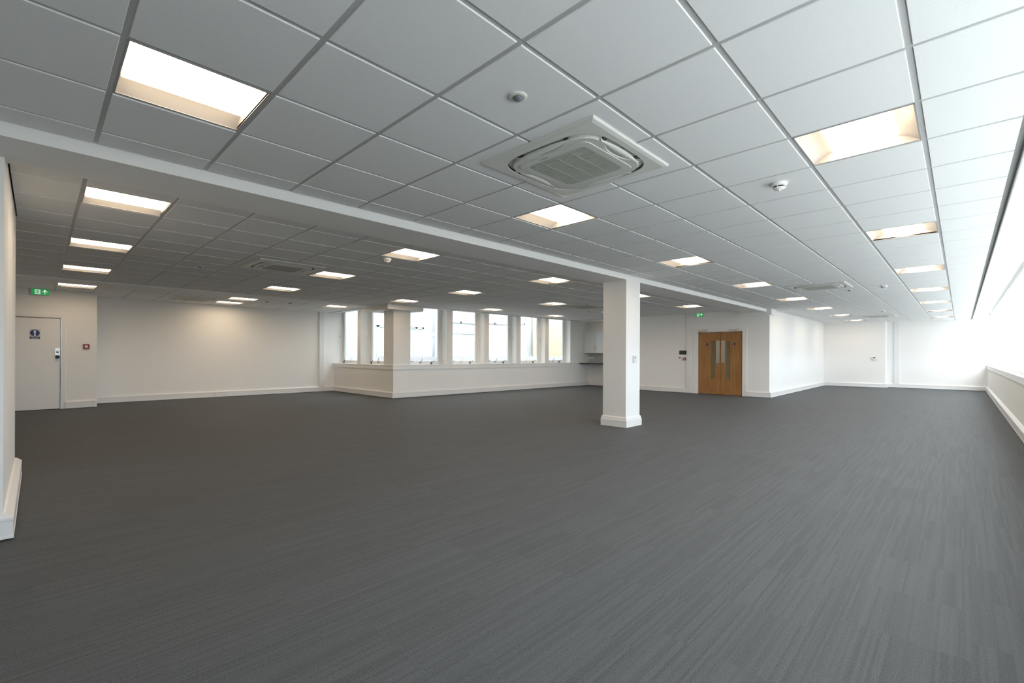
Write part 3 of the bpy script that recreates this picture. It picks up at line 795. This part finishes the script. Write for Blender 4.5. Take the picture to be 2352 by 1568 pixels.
mb = MB(); mb.prism([(-.020, .180), (.020, .180), (.010, .108), (-.010, .108)], -.0030, -.0018); mb.lathe([(.017, -.003), (.017, -.0018)], 20, (0, 0, .082), 'y'); mb.build('exclamation_mark', M_white, ds)
text('FIRE ESCAPE', .019, 'lettering', M_white, ds, (0, -.0024, .034), sx=.95)
text('KEEP CLEAR', .019, 'lettering', M_white, ds, (0, -.0024, .016), sx=.95)

# ------------------------------------------------------------------ door 2 (oak double door)   local x = -y
d2 = struct('door_2', (13.9, 3.402, 0), -PI / 2)
yl, yr = 3.402 - 4.072, 3.402 - 2.732
mb = MB()
mb.box(yl - .165, yl, -.020, 0.10, 0, 2.078, .003); mb.box(yr, yr + .130, -.020, .10, 0, 2.078, .003); mb.box(yl - .0, yr + .0, -.020, .10, 1.955, 2.078, .003)
mb.build('door_frame', M_trim, d2)
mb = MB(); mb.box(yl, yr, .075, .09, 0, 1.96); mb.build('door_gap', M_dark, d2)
def leaf(x0, x1, vx0, vx1, px0, px1, dot, side):
    z0, z1 = .494, 1.667
    mb = MB(); a, b = .030, .070
    mb.box(x0, vx0, a, b, .008, 1.950); mb.box(vx1, x1, a, b, .008, 1.950); mb.box(vx0, vx1, a, b, .008, z0); mb.box(vx0, vx1, a, b, z1, 1.950)
    L_ = mb.build('door_leaf', M_oak, d2)
    mb = MB(); w = .014
    mb.box(vx0 - w, vx0 + .003, a - .008, a + .004, z0 - w, z1 + w); mb.box(vx1 - .003, vx1 + w, a - .008, a + .004, z0 - w, z1 + w)
    mb.box(vx0, vx1, a - .008, a + .004, z0 - w, z0 + .003); mb.box(vx0, vx1, a - .008, a + .004, z1 - .003, z1 + w)
    mb.build('glazing_bead', M_oak, L_)
    mb = MB(); mb.box(vx0, vx1, a + .016, a + .022, z0, z1); mb.build('vision_panel', M_visglass, L_)
    mb = MB(); mb.box(px0, px1, a - .0035, a + .001, .990, 1.683, .001); mb.build('push_plate', M_steel, L_)
    mb = MB(); mb.lathe([(.033, -.002), (.033, .001)], 28, (dot, a, 1.571), 'y'); mb.build('blue_disc', M_blue, L_)
    return L_
Yx = lambda y: 3.402 - y
la = leaf(Yx(4.069), Yx(3.389), Yx(3.668), Yx(3.546), Yx(3.517), Yx(3.408), Yx(3.791), -1)
lb = leaf(Yx(3.381), Yx(2.735), Yx(3.215), Yx(3.097), Yx(3.362), Yx(3.251), Yx(2.976), 1)
mb = MB(); mb.lathe([(.024, .0), (.024, -.006), (.018, -.009), (.008, -.009)], 24, (Yx(3.450), .030, .889), 'y'); mb.build('lock_cylinder', M_chrome, la)
for (b0, b1, a0, a1, kn, L_) in ((4.058, 3.765, 3.962, 3.534, 3.955, la), (3.116, 2.820, 3.263, 2.834, 2.915, lb)):
    mb = MB(); mb.box(Yx(b0), Yx(b1), -.060, -.019, 1.966, 2.030, .004); o = mb.build('door_closer', M_steel, d2)
    mb = MB(); mb.box(Yx(a0), Yx(a1), -.020, .006, 1.930, 1.944, .003); mb.tube([(Yx(a0 if kn > 3.5 else a0), -.012, 1.945), (Yx(kn), -.045, 1.955)], .007, 8)
    mb.lathe([(.013, -.02), (.013, .018)], 14, (Yx(kn), -.043, 1.952)); mb.build('closer_arm', M_chrome, o)

# ------------------------------------------------------------------ kitchen corner
k = thing('wall_cupboard', 'white double-door wall cupboard in the kitchen corner left of the column', 'cupboard', (14.85, 8.36, 1.32), -PI / 2)
mb = MB(); mb.box(-.56, .56, -.33, -.001, 0, .79); mb.build('carcass', M_trim, k)
mb = MB(); mb.box(-.57, .57, -.36, -.30, .79, .815, .002); mb.build('cornice', M_white, k)
mb = MB(); mb.box(-.57, .57, -.355, -.30, -.025, .0, .002); mb.build('pelmet', M_white, k)
for a, b, hx in ((-.557, -.002, -.035), (.002, .557, .035)):
    mb = MB(); mb.box(a, b, -.350, -.331, .004, .786, .0015); d = mb.build('door', mat('gloss_white_door', (.76, .78, .77), .16, noise=.005), k)
    mb = MB(); mb.tube([(hx, -.352, .085), (hx, -.380, .090), (hx, -.380, .265), (hx, -.352, .270)], .006, 8); mb.build('handle', M_steel, d)
w = thing('worktop', 'thin dark grey worktop running along the kitchen wall', 'worktop', (14.85, 7.98, .868), -PI / 2)
mb = MB(); mb.box(-.955, .975, -.66, -.002, 0, .036, .003); mb.build('slab', M_worktop, w)
mb = MB(); mb.box(-.955, .975, -.022, -.002, .036, .44); mb.build('splashback', mat('grey_splashback', (.50, .50, .49), .3, noise=.02), w)
for (loc, wd, lab) in (((14.8255, 8.862, 1.062), .146, 'double socket on the kitchen splashback, left of the pair'), ((14.8255, 8.708, 1.062), .086, 'single socket on the kitchen splashback, right of the pair'),
                       ((14.85, 8.70, .430), .086, 'small socket low on the kitchen wall below the worktop')):
    socket(loc, -PI / 2, lab, wd, .082, 'kitchen sockets')

# ------------------------------------------------------------------ light well outside
FY = 14.5
fb = thing('courtyard_building', 'white glazed-brick building seen across the light well through the tall windows', 'building', (0, FY, 0))
mb = MB(); mb.box(2.5, 17.15, 0, .3, -4, 9.5); mb.build('glazed_wall', M_glazed, fb)
mb = MB(); mb.box(17.15, 17.62, -.02, .3, -4, 9.5); mb.build('plain_pier', M_frame, fb)
def ext_window(x0, x1, z0, z1, mt, muls=(), name='window'):
    m = MB(); f = .07
    m.box(x0, x1, -.06, .0, z0, z0 + f); m.box(x0, x1, -.06, 0, z1 - f, z1); m.box(x0, x0 + f, -.06, 0, z0, z1); m.box(x1 - f, x1, -.06, 0, z0, z1)
    for q in muls: m.box(q - .045, q + .045, -.06, 0, z0, z1)
    o = m.build(name, M_frame, fb)
    g = MB(); g.box(x0 + f, x1 - f, -.018, -.006, z0 + f, z1 - f); g.build('pane', mt, o)
ext_window(11.75, 13.6, 2.66, 3.9, M_curtain, (12.66,)); ext_window(14.1, 15.7, 2.72, 3.9, M_curtain, (14.8,)); ext_window(16.1, 17.0, 2.80, 3.9, M_curtain)
m = MB(); m.box(11.75, 13.55, -.02, .0, 2.24, 2.64); m.build('grey_spandrel', M_curtain, fb)
m = MB(); m.box(11.75, 13.55, -.06, .0, 2.17, 2.24); m.box(11.7, 13.6, -.03, 0, 1.12, 1.22); m.build('ledge', M_frame, fb)
ext_window(8.45, 10.62, -.5, 2.36, M_bluegl, (9.3, 10.25)); ext_window(7.2, 8.0, -.5, 3.2, M_bluegl)
m = MB(); m.box(8.4, 10.68, -.08, 0, 2.36, 2.45); m.build('ledge', M_frame, fb)
m = MB(); m.tube([(11.12, -.10, -3), (11.12, -.10, 9)], .06, 12); m.lathe([(.08, 0), (.08, .06)], 12, (11.12, -.10, 1.98)); m.build('drainpipe', mat('grey_pipe', (.55, .56, .60), .5, noise=.02), fb)
m = MB(); m.tube([(17.3, -.08, -3), (17.3, -.08, 9)], .04, 10); m.tube([(17.48, -.08, 1.2), (17.48, -.08, 9)], .03, 10); m.build('drainpipe', M_frame, fb)
yb = thing('brick_building', 'cream brick wall filling the last tall window, across the light well', 'building', (17.64, FY - .05, 0))
mb = MB(); mb.box(0, 4.5, 0, .3, -4, 9.5); mb.build('brick_wall', M_ybrick, yb)
mb = MB(); mb.box(-60, 80, -80, -2.96, -6.2, -6.0); mb.box(-60, 80, 9.0, 60, -4.2, -4.0); mb.build('ground_outside', mat('pale_paving', (.45, .45, .44), .8, noise=.05, nscale=.5), kind='structure')

mb = MB(); mb.box(6.6, 26, 9.25, 9.75, 2.96, 9.5); mb.box(5.8, 6.5, 9.75, FY, 3.07, 9.5); mb.box(6.0, 6.5, 13.12, FY, -4, 3.07); mb.box(22.2, 22.6, 9.75, FY, -4, 9.5)  # unseen walls added above and round the well to dim its daylight
mb.build('wall_well_sky_blocker', M_glazed, kind='structure')
# ------------------------------------------------------------------ light
w = bpy.data.worlds.new('world'); sc.world = w; w.use_nodes = True; nt = w.node_tree; bg = nt.nodes['Background']
tc = nt.nodes.new('ShaderNodeTexCoord'); sp = nt.nodes.new('ShaderNodeSeparateXYZ'); nt.links.new(tc.outputs['Generated'], sp.inputs[0])
cr = nt.nodes.new('ShaderNodeValToRGB'); mr = nt.nodes.new('ShaderNodeMapRange'); mr.inputs[1].default_value = -1; mr.inputs[2].default_value = 1
nt.links.new(sp.outputs[2], mr.inputs[0]); nt.links.new(mr.outputs[0], cr.inputs[0])
e = cr.color_ramp.elements
e[0].position = .485; e[0].color = (.06, .06, .06, 1); e[1].position = .515; e[1].color = (.44, .50, .58, 1)
for p_, c_ in ((.66, (.44, .50, .58)), (.74, (.93, .98, 1.04)), (1.0, (.92, .98, 1.05))): x = e.new(p_); x.color = (*c_, 1)
nt.links.new(cr.outputs[0], bg.inputs[0]); bg.inputs[1].default_value = 9.8
def portal(name, loc, rot, sx, sy):
    l = bpy.data.lights.new(name, 'AREA'); l.shape = 'RECTANGLE'; l.size = sx; l.size_y = sy; l.cycles.is_portal = True
    o = bpy.data.objects.new(name, l); COL.objects.link(o); o.location = loc; o.rotation_euler = rot
portal('window_portal', (9.75, -2.80, 1.82), (PI / 2, 0, 0), 25.4, 1.84)     # faces +y, into the room
#portal('well_portal', (10.1, 9.62, 1.73), (-PI / 2, 0, -.0355), 7.3, 1.7)
#portal('side_portal', (6.36, 11.3, 1.73), (0, PI / 2, 0), 1.7, 3.2)

sc.view_settings.view_transform = 'Standard'; sc.view_settings.look = 'None'; sc.view_settings.gamma = 1; sc.view_settings.use_curve_mapping = False
sc.view_settings.exposure = 0.12
sc.cycles.max_bounces = 12; sc.cycles.diffuse_bounces = 8; sc.cycles.transparent_max_bounces = 12
sc.cycles.use_denoising = True; sc.cycles.sample_clamp_indirect = 8.0
